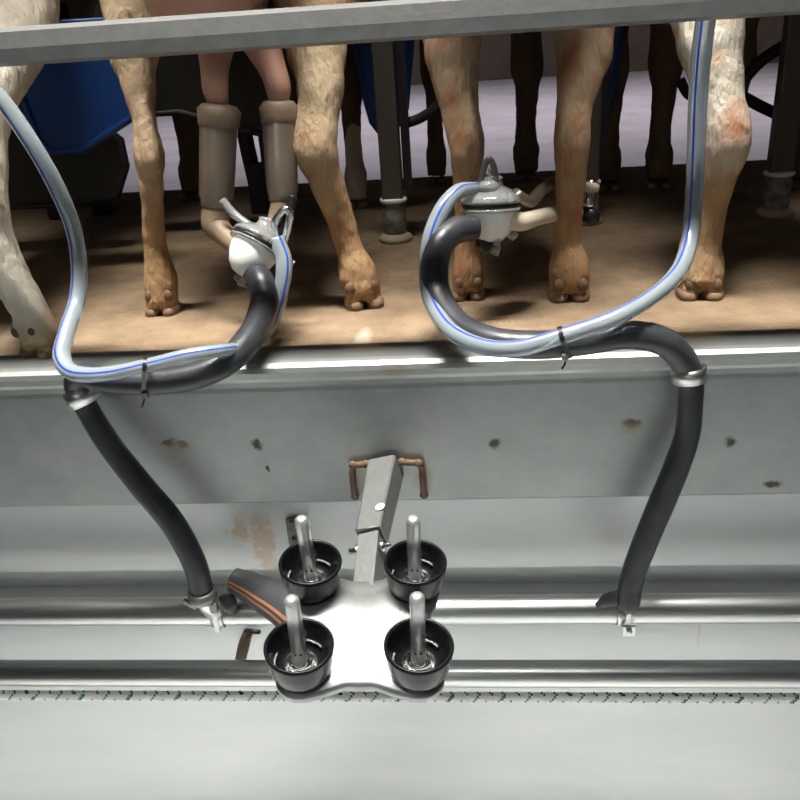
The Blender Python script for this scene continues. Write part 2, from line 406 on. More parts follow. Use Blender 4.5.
def mixc(a, b, t): t = max(0, min(1, t)); return tuple(a[i]*(1-t)+b[i]*t for i in range(3))
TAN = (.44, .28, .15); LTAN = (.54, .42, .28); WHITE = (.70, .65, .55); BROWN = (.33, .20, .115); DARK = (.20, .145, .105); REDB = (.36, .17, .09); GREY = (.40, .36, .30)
def fur(lowc, upc, z0, z1, frontc, yF, patch=REDB, pa=.5, extra=None):
    def f(c):
        a = mixc(lowc, upc, (c.z-z0+noise.noise(c*14)*.03)/(z1-z0))
        n1 = noise.noise(c*22+Vector((yF*7, 3, 1)))+.5*noise.noise(c*48)
        a = mixc(a, patch, (n1-.12)*2.2*pa)
        a = mixc(a, frontc, (c.y-yF+.45+noise.noise(c*8)*.1)/.15)  # foreparts turn dark: darker coat plus under-body shade mixed into the colour
        if extra: a = extra(c, a)
        return a
    return f

def L_(pts, hock=None, hi=4, yaw=0): return dict(p=pts, hock=hock, hi=hi, yaw=yaw)
# second goat from the left (its legs stand either side of the left cluster)
goat(1, 'tan goat with the left milking cluster hanging between its spread hind legs', -.31,
     [L_([(162, 303, 1.144, 33), (161, 280, 1.15, 33), (155, 245, 1.15, 23), (153, 212, 1.145, 22), (151, 180, 1.14, 25), (149, 154, 1.14, 31), (144, 120, 1.155, 24), (138, 80, 1.175, 36), (134, 50, 1.20, 50)], (152, 156, 1.125, 20), 5),
      L_([(363, 291, 1.142, 38), (357, 270, 1.145, 37), (349, 248, 1.15, 27), (340, 218, 1.15, 29), (326, 180, 1.14, 35), (316, 150, 1.135, 44), (319, 118, 1.15, 40), (320, 80, 1.17, 50), (316, 45, 1.20, 62)], (300, 148, 1.125, 18), 6, .3)],
     [dict(x=-.236, y=1.764), dict(x=-.42, y=1.80)], 1.78, .62,
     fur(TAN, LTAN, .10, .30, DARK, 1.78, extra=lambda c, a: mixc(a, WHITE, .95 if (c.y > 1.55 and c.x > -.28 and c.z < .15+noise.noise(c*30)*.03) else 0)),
     (-.335, 1.21, .44, .085, [P(219, 108, 1.13), P(279, 106, 1.14)]))
goat(2, 'reddish-marked tan goat with narrow-set hind legs at right milking cluster', .065,
     [L_([(468, 284, 1.159, 32), (468, 268, 1.16, 31), (468, 243, 1.165, 27), (467, 210, 1.16, 25), (466, 180, 1.155, 27), (467, 148, 1.15, 36), (461, 115, 1.165, 38), (455, 80, 1.18, 46), (452, 45, 1.20, 58)], (472, 140, 1.135, 18), 5),
      L_([(569, 284, 1.142, 40), (569, 266, 1.145, 40), (567, 240, 1.15, 28), (569, 205, 1.145, 28), (571, 170, 1.14, 32), (572, 140, 1.135, 37), (574, 110, 1.15, 36), (580, 75, 1.17, 46), (584, 45, 1.20, 58)], (566, 132, 1.12, 18), 5)],
     [dict(x=G(438, 178).x, y=1.97), dict(x=G(526, 178).x, y=1.96, s=1.25)], 2.0, .62,
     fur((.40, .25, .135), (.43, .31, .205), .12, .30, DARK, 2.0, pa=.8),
     (.06, 1.23, .47, .075, []))
goat(3, 'pale goat, white shank browned at the hock, behind the hanging clear tube', .46,
     [L_([(700, 283, 1.130, 44), (703, 266, 1.135, 40), (706, 240, 1.14, 31), (711, 210, 1.14, 31), (717, 178, 1.135, 38), (728, 140, 1.125, 46), (722, 105, 1.145, 46), (715, 70, 1.165, 54), (710, 35, 1.19, 66)], (744, 128, 1.12, 15), 6, -.1),
      L_([(930, 285, 1.14, 44), (928, 266, 1.145, 40), (926, 240, 1.15, 32), (924, 210, 1.15, 32), (918, 178, 1.14, 40), (910, 140, 1.135, 46), (905, 105, 1.15, 48), (900, 70, 1.17, 56), (890, 35, 1.19, 66)], (905, 128, 1.12, 20), 6)],
     [dict(x=G(607, 188).x, y=G(607, 188).y, s=1.15), dict(x=G(657, 186).x, y=G(657, 186).y, s=1.2)], 1.80, .63,
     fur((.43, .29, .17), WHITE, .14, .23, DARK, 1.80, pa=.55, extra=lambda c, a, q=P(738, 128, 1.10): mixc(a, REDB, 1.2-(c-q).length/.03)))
goat(4, 'dark goat at the right edge showing only shaded forelegs beside frame bars', .96,
     [L_([(1060, 290, 1.14, 42), (1060, 266, 1.145, 40), (1058, 240, 1.15, 30), (1050, 180, 1.14, 36), (1040, 140, 1.135, 46), (1030, 80, 1.17, 56)], None),
      L_([(1200, 290, 1.14, 42), (1200, 266, 1.145, 40), (1195, 240, 1.15, 30), (1180, 180, 1.14, 36), (1170, 140, 1.135, 46), (1160, 80, 1.17, 56)], None)],
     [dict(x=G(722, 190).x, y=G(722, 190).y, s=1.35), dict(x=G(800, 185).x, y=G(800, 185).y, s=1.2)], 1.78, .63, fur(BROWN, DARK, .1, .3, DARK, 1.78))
goat(0, 'white goat at the left edge planting its pale foot nearest the platform lip', -.72,
     [L_([(42, 338, .996, 42), (32, 315, 1.0, 36), (12, 280, 1.01, 38), (-6, 240, 1.02, 40), (-18, 200, 1.03, 50), (-24, 160, 1.05, 60), (-28, 100, 1.10, 80)], None, 4, -.3),
      L_([(-190, 320, 1.05, 40), (-190, 300, 1.055, 40), (-190, 260, 1.06, 32), (-190, 210, 1.06, 34), (-190, 160, 1.06, 46), (-190, 100, 1.10, 66)], None)],
     [dict(x=G(195, 200).x, y=1.93, s=1.5), dict(x=G(92, 205).x, y=1.93, s=1.5)], 1.95, .62,
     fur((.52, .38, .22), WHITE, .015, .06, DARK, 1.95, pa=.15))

# ------------------------------------------------------------------ stall hardware behind the goats
for (u, v, yv, lab, w) in [(396, 240, 1.485, 'dark stall post with white band and gritty sleeve, left of the right cluster', 20),
                           (586, 222, 1.55, 'dark stall post mostly hidden behind the foreleg right of the right cluster', 20),
                           (774, 214, 1.60, 'dark stall post with white band at the right edge', 22)]:
    g = G(u, v); t = thing('stall_post', g, lab, 'post', 'stall posts with white bands'); k = depth(g)/F
    h = MB(); h.box(g+Vector((0, 0, .245)), (w*k, .03, .37), bev=.003); h.build('post', 'dark_steel', t)
    h = MB(); h.box(g+Vector((w*k*.75, .012, .26)), (.014, .02, .34)); h.build('latch_bar', 'black_steel', t)
    h = MB(); h.lathe([(w*k*.52, .0), (w*k*.58, .004), (w*k*.58, .052), (w*k*.5, .056)], g+Vector((0, 0, .012)), (0, 0, 1), 20); h.build('sleeve', 'post_sleeve', t)
    h = MB(); h.lathe([(w*k*.6, 0), (w*k*.66, .002), (w*k*.66, .006), (w*k*.6, .008)], g+Vector((0, 0, .068)), (0, 0, 1), 20); h.build('band', 'white_band', t)
    h = MB(); h.lathe([(w*k*.85, 0), (w*k*.8, .008), (w*k*.6, .014)], g, (0, 0, 1), 20); h.build('foot', 'concrete_foot', t)
for (u, v, yv, lab, lean) in [(262, 212, 1.5, 'leaning black stall leg seen between the two teat cups of the left cluster', -.03), (104, 214, 1.5, 'black stall leg under the big blue panel at left', .0), (60, 218, 1.5, 'black stall leg in the dark at the left edge under the blue panel', .0)]:
    g = G(u, v); t = thing('stall_support', g, lab, 'post', 'black stall legs')
    h = MB(); h.tube([g+Vector((0, 0, .001)), g+Vector((lean*.4, 0, .13)), g+Vector((lean, 0, .42))], .016, 4, res=1); h.build('post', 'black_steel', t)
    h = MB(); h.box(g+Vector((0, 0, .05)), (.036, .036, .10), bev=.003); h.build('sleeve', 'black_steel', t)
    if u == 104:
        h = MB(); q = P(85, 148, g.y-.02); q2 = P(89, 165, g.y-.02); h.tube([q, q2], .003, 8); h.build('cable_tie', 'white_band', t)

def panel(outline, y, th, name, matn, label, cat, group=None, bev=.006, fold=None):
    """a moulded plastic sheet with thickness, ribs and a rolled rim"""
    pts = [P(u, v, y) for u, v in outline]; c = sum(pts, Vector())/len(pts)
    t = thing(name, Vector((c.x, y, min(p.z for p in pts))), label, cat, group)
    h = MB(); n = len(pts)
    h.add([p for p in pts]+[p+Vector((0, th, 0)) for p in pts], [list(range(n))[::-1], list(range(n, 2*n))]+[[i, (i+1) % n, n+(i+1) % n, n+i] for i in range(n)], 0, False)
    h.build('sheet', matn, t)
    h = MB(); h.tube(pts+[pts[0]], bev, 8, res=1, cap=False); h.build('rim', matn, t)
    return t
panel([(-40, 30), (118, 20), (130, 80), (132, 118), (104, 136), (84, 150), (52, 152), (38, 138), (24, 100), (-10, 60)], 1.36, .03, 'feed_panel', 'blue_plastic', 'big dark blue plastic panel hanging at the upper left', 'panel', 'blue plastic feed panels')
panel([(352, 20), (414, 20), (406, 108), (393, 134), (382, 135), (372, 122), (366, 100)], 1.68, .04, 'feed_panel', 'blue_plastic', 'small blue plastic panel with pointed lower end left of the middle stall post', 'panel', 'blue plastic feed panels')
panel([(575, 20), (625, 20), (612, 96), (604, 120), (592, 121), (586, 96)], 1.68, .04, 'feed_panel', 'blue_plastic', 'small blue plastic panel behind the right cluster goat', 'panel', 'blue plastic feed panels')
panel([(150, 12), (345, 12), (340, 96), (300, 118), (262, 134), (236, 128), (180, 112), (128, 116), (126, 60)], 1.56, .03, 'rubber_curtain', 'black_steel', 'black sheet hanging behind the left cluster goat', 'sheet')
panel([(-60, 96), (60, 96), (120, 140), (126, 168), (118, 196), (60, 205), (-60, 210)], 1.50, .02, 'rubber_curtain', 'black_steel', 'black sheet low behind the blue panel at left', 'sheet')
# black tubular braces
def brace(pts, w, lab):
    h = MB(); pp = [P(*q) for q in pts]; h.tube(pp, rad(w, pp[0]), 10, res=6); tag(h.build('stall_brace', 'black_steel'), lab, 'brace', 'black stall braces')
brace([(404, 124, 1.50), (424, 116, 1.50), (444, 98, 1.50), (452, 60, 1.50)], 10, 'black curved tube rising right from the middle stall post')
brace([(785, 45, 1.62), (760, 62, 1.62), (738, 87, 1.62), (736, 92, 1.62), (760, 106, 1.62), (790, 120, 1.62)], 12, 'black bent V-shaped brace at the upper right edge')
brace([(680, 80, 1.72), (688, 94, 1.72), (700, 98, 1.72)], 10, 'short black bar end left of the hanging clear tube')
brace([(736, 20, 1.62), (737, 50, 1.62), (738, 88, 1.62)], 9, 'thin black upright bar right of the pale goat hind leg')

# ------------------------------------------------------------------ milking clusters
def claw(t, c, ax, s=1.0):
    ax = Vector(ax).normalized()
    h = MB(); h.lathe([(.006*s, -.042*s), (.014*s, -.040*s), (.0225*s, -.032*s), (.0285*s, -.020*s), (.0315*s, -.008*s), (.0325*s, 0), (.028*s, .002*s)], c, ax, 40); h.build('bowl', 'white_plastic', t)
    h = MB(); h.lathe([(.030*s, .0015*s), (.0355*s, .0015*s), (.0362*s, .004*s), (.0355*s, .0065*s), (.030*s, .0065*s)], c, ax, 40, closed=True); h.build('seal_ring', 'black_plastic', t)
    h = MB(); h.lathe([(.0325*s, -.002*s), (.0375*s, -.002*s), (.038*s, .0005*s), (.0325*s, .001*s)], c, ax, 40, closed=True); h.lathe([(.0325*s, .007*s), (.0372*s, .007*s), (.037*s, .011*s), (.031*s, .017*s), (.023*s, .023*s), (.015*s, .027*s), (.014*s, .034*s), (.016*s, .036*s), (.010*s, .040*s), (.004*s, .041*s)], c, ax, 40); h.build('dome', 'clear_plastic', t)
    return ax
# left cluster
c1 = P(256, 247, 1.05); t1 = thing('milking_cluster', P(257, 270, 1.055), 'left milking cluster, white bowl tilted under two teat cups pointing up', 'milking cluster', 'milking clusters')
a1 = claw(t1, c1, R @ Vector((.42, .80, -.12)), .98)
e1 = c1 + a1*.030
h = MB(); ha = P(279, 236, 1.06); h.tube([P(277, 240, 1.055), P(275, 222, 1.055), P(284, 210, 1.055), P(290, 214, 1.055), P(288, 226, 1.055), P(284, 240, 1.055)], .0028, 10, squash=1.8); h.build('bail', 'polished_steel', t1)
h = MB(); q = P(284, 225, 1.06); h.tube([P(279, 240, 1.06), P(286, 214, 1.06)], [.008, .004], 12); h.build('shutoff_knob', 'black_plastic', t1)
h = MB(); q = P(243, 280, 1.04); h.box(q, (.012, .010, .012), Matrix.Rotation(.5, 3, 'Y'), bev=.002); h.tube([P(250, 268, 1.05), P(243, 280, 1.045), P(236, 276, 1.04)], [.005, .006, .005], 12); h.tube([P(238, 282, 1.04), P(250, 286, 1.04)], .004, 10); h.build('drain_valve', 'galvanised', t1)
h = MB(); h.tube([P(289, 260, 1.045), P(292, 264, 1.045), P(294, 262, 1.04)], .0012, 6); h.build('wire_clip', 'white_band', t1)
def teat_cup(t, top, bot, wt, wb, cap=True):
    ax = (bot-top); Lc = ax.length; ax.normalize(); rt = rad(wt, top); rb = rad(wb, bot)
    h = MB(); h.lathe([(rt*.8, .0), (rt, .012), (rt*1.0, .014), (rt*.97, Lc*.5), (rb, Lc*.86), (rb*.9, Lc*.9), (rb*.92, Lc*.96), (rb*.6, Lc)], top, ax, 32)
    o = h.build('teat_cup', 'teat_cup_shell', t)
    h = MB(); h.lathe([(rt*.45, -.012), (rt*.9, -.010), (rt*1.16, -.003), (rt*1.12, .006), (rt*1.10, .010), (rt*1.08, .015), (rt*1.02, .017), (rt*.9, .02)], top, ax, 32); h.build('liner_head', 'liner_rubber', o)
    return o
for (tp, bt, wt, wb, path) in [
    (P(219, 113, 1.13), P(216, 210, 1.11), 38, 34, [(216, 206, 1.11, 28), (216, 224, 1.105, 29), (226, 236, 1.09, 22), (240, 248, 1.07, 20)]),
    (P(279, 110, 1.14), P(283, 204, 1.11), 34, 31, [(283, 200, 1.11, 24), (278, 220, 1.10, 22), (268, 236, 1.085, 18), (262, 246, 1.065, 16)])]:
    teat_cup(t1, tp, bt, wt, wb)
    pp = [P(u, v, y) for u, v, y, w in path]; h = MB(); h.tube(pp, [rad(w[3], p) for w, p in zip(path, pp)], 18); h.build('short_milk_tube', 'liner_rubber', t1)
h = MB(); h.tube([P(222, 200, 1.085), P(234, 214, 1.08), (P(250, 226, 1.07)), P(264, 233, 1.06)], .0055, 14); h.build('short_pulse_tube', 'clear_plastic', t1)
h = MB(); h.tube([P(292, 196, 1.10), P(291, 206, 1.095), P(288, 216, 1.09)], .006, 14); h.build('short_pulse_tube', 'black_plastic', t1)
# right cluster
c2 = P(491, 208, 1.08); t2 = thing('milking_cluster', P(491, 245, 1.08), 'right milking cluster, upright white bowl with teat cup dropped behind a leg', 'milking cluster', 'milking clusters')
a2 = claw(t2, c2, R @ Vector((-.05, .92, .30)), 1.02)
h = MB(); h.tube([P(480, 188, 1.075), P(484, 168, 1.075), P(489, 159, 1.075), P(494, 168, 1.075), P(496, 188, 1.075)], .0026, 10, squash=1.6); h.build('bail', 'dark_steel', t2)
h = MB(); h.tube([P(489, 184, 1.07), P(490, 168, 1.07)], .0022, 8); h.build('bail_pin', 'polished_steel', t2)
h = MB(); h.lathe([(.011, 0), (.014, .004), (.014, .010), (.008, .014)], P(488, 192, 1.07), a2, 24); h.build('vacuum_nub', 'clear_plastic', t2)
h = MB(); h.tube([P(486, 232, 1.075), P(487, 245, 1.07), P(490, 250, 1.07)], [.012, .011, .006], 16); h.tube([P(476, 244, 1.07), P(500, 247, 1.07)], .006, 12); h.build('shutoff_valve', 'black_plastic', t2)
h = MB(); h.tube([P(497, 232, 1.065), P(497, 246, 1.06), P(494, 254, 1.06)], [.005, .005, .0065], 14); h.build('drain_nipple', 'clear_plastic', t2)
h = MB(); pth = [(500, 216, 1.075, 34), (517, 221, 1.075, 20), (526, 221, 1.08, 18), (540, 217, 1.10, 16), (560, 213, 1.17, 16), (578, 212, 1.19, 16)]
pp = [P(*q[:3]) for q in pth]; h.tube(pp, [rad(q[3], p) for q, p in zip(pth, pp)], 18); h.build('short_milk_tube', 'cream_rubber', t2)
h = MB(); pth = [(515, 195, 1.08, 14), (530, 202, 1.10, 13), (542, 190, 1.14, 12), (556, 182, 1.19, 12), (575, 184, 1.21, 14)]
pp = [P(*q[:3]) for q in pth]; h.tube(pp, [rad(q[3], p) for q, p in zip(pth, pp)], 16); h.build('short_milk_tube', 'teat_cup_shell', t2)
h = MB(); h.tube([P(510, 232, 1.08), P(515, 238, 1.08)], [.007, .006], 14); h.build('spare_nipple', 'clear_plastic', t2)
for tp, bt in [(P(592, 218, 1.20), P(585, 206, 1.20)), ]:
    h = MB(); h.lathe([(.012, 0), (.015, .004), (.015, .014), (.011, .018)], P(588, 222, 1.20), R @ Vector((.25, .9, 0)), 20); h.build('cup_cap', 'black_plastic', t2)
h = MB(); h.lathe([(.009, 0), (.0105, .004), (.0105, .036), (.006, .040)], P(587, 208, 1.20), R @ Vector((.12, .98, .1)), 20); o_ = h.build('teat_cup', 'polished_steel', t2)
h = MB(); h.lathe([(.008, 0), (.012, .003), (.012, .010), (.008, .012)], P(590, 192, 1.20), R @ Vector((.12, .98, .1)), 20); h.build('liner_head', 'cream_rubber', o_)

# ------------------------------------------------------------------ hoses
def hose(name, pts, matn, label, cat, group, stripe=None, ref=(0, -1, .6), segs=24, twist=0.):
    pp = [P(u, v, y) for u, v, y, w in pts]; rr = [rad(w, p) for p, (_, _, _, w) in zip(pp, pts)]
    h = MB(); h.tube(pp, rr, segs, stripe=stripe, ref=ref, twist=twist); o = h.build(name, matn); return tag(o, label, cat, group)
hose('milk_hose', [(252, 270, 1.035, 22), (261, 282, 1.01, 27), (264, 306, .985, 29), (252, 335, .93, 28), (226, 362, .885, 28), (190, 377, .870, 28), (145, 382, .868, 27), (105, 380, .87, 26), (84, 375, .876, 25), (76, 384, .884, 24),
                   (87, 408, .889, 23), (110, 445, .885, 24), (142, 486, .88, 25), (172, 522, .875, 25), (194, 562, .87, 24), (203, 596, .868, 23)],
     'black_rubber', 'black rubber hose curling from the left cluster down to the pipe at lower left', 'hose', 'black rubber milk hoses')
hose('milk_hose', [(474, 229, 1.045, 25), (456, 230, 1.03, 28), (441, 243, 1.01, 29), (434, 268, .99, 29), (438, 298, .965, 29), (458, 326, .92, 29), (492, 341, .885, 29), (535, 345, .872, 29), (580, 342, .87, 28), (625, 335, .872, 29), (660, 340, .875, 29), (681, 357, .88, 28), (690, 378, .885, 26),
                   (690, 405, .885, 25), (687, 435, .885, 25), (676, 468, .883, 26), (662, 502, .878, 26), (646, 540, .872, 25), (633, 575, .868, 24), (628, 598, .866, 23)],
     'black_rubber', 'black rubber hose looping from the right cluster and dropping through the right clamp', 'hose', 'black rubber milk hoses')
hose('pulsation_tube', [(-120, -260, .985, 14), (-105, -100, .99, 14), (-70, 10, .995, 15), (-28, 64, 1.0, 16), (8, 108, 1.00, 17), (36, 150, .995, 17), (58, 190, .99, 17), (73, 228, .98, 16), (79, 265, .965, 16), (77, 300, .94, 16), (66, 335, .895, 17), (62, 358, .868, 18), (74, 373, .850, 17), (105, 374, .846, 15), (145, 366, .846, 14), (190, 355, .85, 14), (225, 350, .875, 13), (250, 345, .945, 13), (270, 325, .99, 15), (281, 290, 1.01, 16), (284, 262, 1.025, 17), (276, 240, 1.04, 18)],
     ['clear_tube', 'blue_line'], 'clear tube with blue line coming in from the left edge to the left cluster', 'tube', 'clear pulsation tubes', stripe=[2], segs=28, ref=(.5, -1, .6))
hose('pulsation_tube', [(476, 188, 1.07, 13), (458, 192, 1.05, 16), (442, 210, 1.03, 17), (430, 240, 1.01, 17), (427, 275, .985, 17), (433, 305, .95, 17), (452, 332, .89, 17), (485, 347, .852, 17), (520, 348, .838, 17), (562, 336, .838, 17), (610, 320, .85, 17), (650, 298, .875, 16), (678, 272, .91, 17), (690, 238, .95, 17), (694, 195, .98, 17), (696, 150, .995, 18), (698, 100, 1.0, 19), (702, 50, 1.0, 20), (708, 0, 1.0, 20), (714, -60, 1.0, 20), (718, -200, 1.0, 20), (720, -330, 1.0, 20)],
     ['clear_tube', 'blue_line'], 'clear tube with blue line hanging from the top right to the right cluster', 'tube', 'clear pulsation tubes', stripe=[0], segs=28, ref=(.1, -1, .8))

# clamp straps on the platform lip
def strap(c, ax, r, w, t=.0012, matn='stainless', name='hose_clamp', label='', tail=None):
    root = thing(name, Vector((c.x, YF, c.z)), label, 'clamp', 'steel hose clamps on the platform edge')
    ax = Vector(ax).normalized()
    h = MB(); h.lathe([(r, -w/2), (r+t, -w/2), (r+t, w/2), (r, w/2)], c, ax, 40, closed=True); h.build('strap_loop', matn, root)
    h = MB(); h.box(c+Vector((0, (YF-c.y)/2+.004, 0))+Vector((r*.2, r*.35, 0)), (.022, abs(YF-c.y)-r*.5, w*.9)); h.build('strap_tab', matn, root)
    return root
q1 = P(81, 395, .887); q2 = P(689, 374, .884)
strap(q1, (-.38, .12, 1), rad(30, q1), .023, label='bright steel strap holding the left black hose to the platform edge')
strap(q2, (-.1, .12, 1), rad(32, q2), .017, label='bright steel strap holding the right black hose to the platform edge')
# black cable ties
def cable_tie(ca, ra, cb, rb, ax, tail, label):
    sd = (cb-ca).normalized(); L = (cb-ca).length; c = ca
    root = thing('cable_tie', c, label, 'cable tie', 'black cable ties'); ax = Vector(ax); ax = (ax-ax.dot(sd)*sd).normalized()
    up = ax.cross(sd); h = MB(); n = 40; w = .0024; vs = []; fs = []
    for k in range(n):
        a = 2*PI*k/n
        base, rr = (cb, rb) if math.cos(a) > 0 else (ca, ra)
        d = sd*math.cos(a)+up*math.sin(a)
        for (e, q) in ((-w, .0004), (w, .0004), (w, .0018), (-w, .0018)): vs.append(base+d*(rr+q)+ax*e)
    for k in range(n):
        k2 = (k+1) % n
        for j in range(4): fs.append([k*4+j, k*4+(j+1) % 4, k2*4+(j+1) % 4, k2*4+j])
    h.add(vs, fs, 0, False); h.build('strap_loop', 'black_plastic', root)
    h = MB(); h.box(tail[0], (.007, .006, .007), bev=.001); h.build('lock_head', 'galvanised', root)
    h = MB(); h.tube(tail, .0013, 6, res=4); h.build('tail', 'black_plastic', root)
k1, k2_ = P(145, 382, .868), P(145, 366, .846)
cable_tie(k1, rad(27, k1), k2_, rad(14, k2_), P(180, 362, .868)-P(126, 368, .868), [P(145, 395, .853), P(144, 401, .853), P(142, 407, .853)], 'black cable tie binding clear tube and black hose at left')
k1, k2_ = P(566, 343, .871), P(562, 336, .838)
cable_tie(k1, rad(28.5, k1), k2_, rad(17, k2_), P(580, 332, .86)-P(545, 341, .86), [P(565, 357, .853), P(565, 363, .853), P(562, 369, .853)], 'black cable tie binding clear tube and black hose at right')

# pipe fittings where the hoses end
fc = P(203, 596, .868); t = thing('hose_fitting', Vector((fc.x, .88, ZP1)), 'pale steel clamp joining the left black hose to the wide pipe', 'pipe fitting', 'hose fittings on the wide pipe')
h = MB(); ax = (P(203, 598, .868)-P(196, 570, .87)).normalized()
h.lathe([(.0140, -.010), (.0185, -.009), (.0195, .0), (.0185, .005), (.0140, .004)], fc, ax, 32, closed=True); h.build('collar', 'galvanised', t)
h = MB(); h.box(P(190, 604, .858), (.020, .006, .006), Matrix.Rotation(.6, 3, 'Y'), bev=.001); h.box(P(214, 607, .86), (.010, .010, .016), bev=.002); h.build('clamp_lug', 'galvanised', t)
h = MB(); h.lathe([(.0205, -.008), (.022, -.008), (.022, .008), (.0205, .008)], (fc.x+.006, .90, ZP1), (1, 0, 0), 36, closed=True); h.build('pipe_band', 'stainless', t)
h = MB(); h.tube([fc-ax*.01, fc+ax*.012+Vector((0, .006, 0)), Vector((fc.x+.004, .892, ZP1+.004))], [.0135, .0135, .013], 20); h.build('spigot', 'stainless', t)
h = MB(); h.box(P(216, 622, .878), (.007, .003, .034), bev=.001); h.build('hanger_tab', 'stainless', t)
fc = P(628, 600, .866); t = thing('hose_fitting', Vector((fc.x, .88, ZP1)), 'steel strap with bolted tab under the right black hose end', 'pipe fitting', 'hose fittings on the wide pipe')
h = MB(); h.tube([P(630, 588, .866), P(628, 602, .864), P(624, 608, .868)], [.0145, .0145, .010], 20); h.build('rubber_end', 'black_rubber', t)
h = MB(); h.tube([P(620, 598, .870), P(608, 600, .875), P(598, 606, .878)], [.010, .009, .005], 16); h.build('side_nozzle', 'grey_rubber', t)
h = MB(); h.lathe([(.0205, -.004), (.022, -.004), (.022, .004), (.0205, .004)], (P(620, 605, .89).x, .90, ZP1), (1, 0, 0), 36, closed=True); h.build('pipe_band', 'stainless', t)
h = MB(); q = P(628, 622, .878); h.box(q, (.006, .003, .03)); q = P(629, 631, .876); h.box(q, (.017, .003, .017), bev=.001); h.build('hanger_tab', 'stainless', t)
h = MB(); h.lathe([(.004, 0), (.004, .004), (.002, .006)], P(629, 630, .875), (0, -1, .2), 6); h.build('bolt', 'zinc_screw', t)

# ------------------------------------------------------------------ wash jetter rack
BL, BR, FL, FR = D(311, 562, .89), D(416, 561, .89), D(298, 645, .80), D(418, 645, .80)
ctr = (BL+BR+FL+FR)/4
rx = (BR-BL+FR-FL).normalized(); ry = (BL+BR-FL-FR).normalized(); rn = rx.cross(ry).normalized(); ry = rn.cross(rx)
RM = Matrix((rx, ry, rn)).transposed()
rack = thing('jetter_rack', ctr-rn*.05, 'cast metal wash rack with four black cups and steel pins below the platform', 'wash rack')
def RP(x, y, z): return ctr + RM @ Vector((x, y, z))
h = MB()    # star-shaped plate with a lobe under each cup, raised middle
NA = 96; rings = []
def plate_r(a):
    best = .068
    for (cx, cy) in ((-.055, .055), (.055, .055), (-.055, -.055), (.055, -.055)):
        # ray-circle outer intersection
        bq = cx*math.cos(a)+cy*math.sin(a); cq = cx*cx+cy*cy-.030**2; dd = bq*bq-cq
        if dd > 0 and bq > 0: best = max(best, bq+math.sqrt(dd))
    return best
rawr = [plate_r(2*PI*k/NA) for k in range(NA)]
rs = [sum(rawr[(k+j) % NA] for j in range(-3, 4))/7 for k in range(NA)]
zt = -.040
for (s, z) in ((0.0, .007), (.30, .0065), (.42, .006), (.60, .004), (.78, .001), (.95, 0.), (1., -.003), (1., -.010), (.95, -.012), (.0, -.012)):
    rings.append([RP(rs[k]*s*math.cos(2*PI*k/NA), rs[k]*s*math.sin(2*PI*k/NA), zt+z) for k in range(NA)])
h.add([v for r in rings for v in r], [[i*NA+k, i*NA+(k+1) % NA, (i+1)*NA+(k+1) % NA, (i+1)*NA+k] for i in range(len(rings)-1) for k in range(NA)])
h.build('plate', 'cast_aluminium', rack)
pins = {0: (301, 517), 1: (413, 517), 2: (291, 597), 3: (417, 594)}
for k, c in enumerate((RP(-.055, .0545, 0), RP(.055, .0545, 0), RP(-.0565, -.0545, 0), RP(.0565, -.0545, 0))):
    R0 = .0330
    h = MB(); h.lathe([(.020, -.040), (.0262, -.036), (.0295, -.028), (.0318, -.014), (R0, -.004), (R0+.0004, -.001), (R0-.0006, .001), (R0-.0026, .001), (R0-.0036, -.002), (.0280, -.016), (.0245, -.026), (.018, -.030), (.006, -.031)], c, rn, 48)
    cup = h.build('jetter_cup', 'cup_rubber', rack)
    h = MB(); h.lathe([(.0075, -.0305), (.0155, -.0300), (.0165, -.0275), (.0150, -.0255), (.0120, -.0265), (.0085, -.0240), (.0075, -.022)], c, rn, 36); h.build('nozzle_ring', 'polished_steel', cup)
    for q in range(3):
        a = .7+q*2.1; h = MB(); ar = [c+rn*(-.0215)+(rx*math.cos(a+j*.12)+ry*math.sin(a+j*.12))*.0245 for j in range(7)]; h.tube(ar, .0011, 6, res=2); h.build('nozzle_rib', 'clear_plastic', cup)
    base = c - rn*.030
    u, v = pins[k]; d0 = depth(base)
    # pin stands up from the cup floor, its tip leaning outwards a little
    rr_ = ray(u, v); best = None
    for j in range(400):
        q = CAMP+rr_*(.55+j*.001); e = abs((q-base).length-.088)
        if (q-base).dot(rn) > .03 and (best is None or e < best[0]): best = (e, q)
    tip = best[1]; d_ = (tip-base)
    pa = d_.normalized(); Lp = d_.length
    h = MB(); h.lathe([(.0072, 0), (.0072, Lp-.006), (.0066, Lp-.003), (.0048, Lp-.0008), (.0022, Lp)], base, pa, 24); pn = h.build('pin', 'brushed_pin', cup)
    for q in range(2):
        h = MB(); cc = base+pa*.022+(rx*(-1+2*q)*.4-ry).normalized()*.0070; h.lathe([(.0012, -.0006), (.0012, .0008)], cc, (rx*(-1+2*q)*.4-ry), 8); h.build('spray_hole', 'black_plastic', pn)
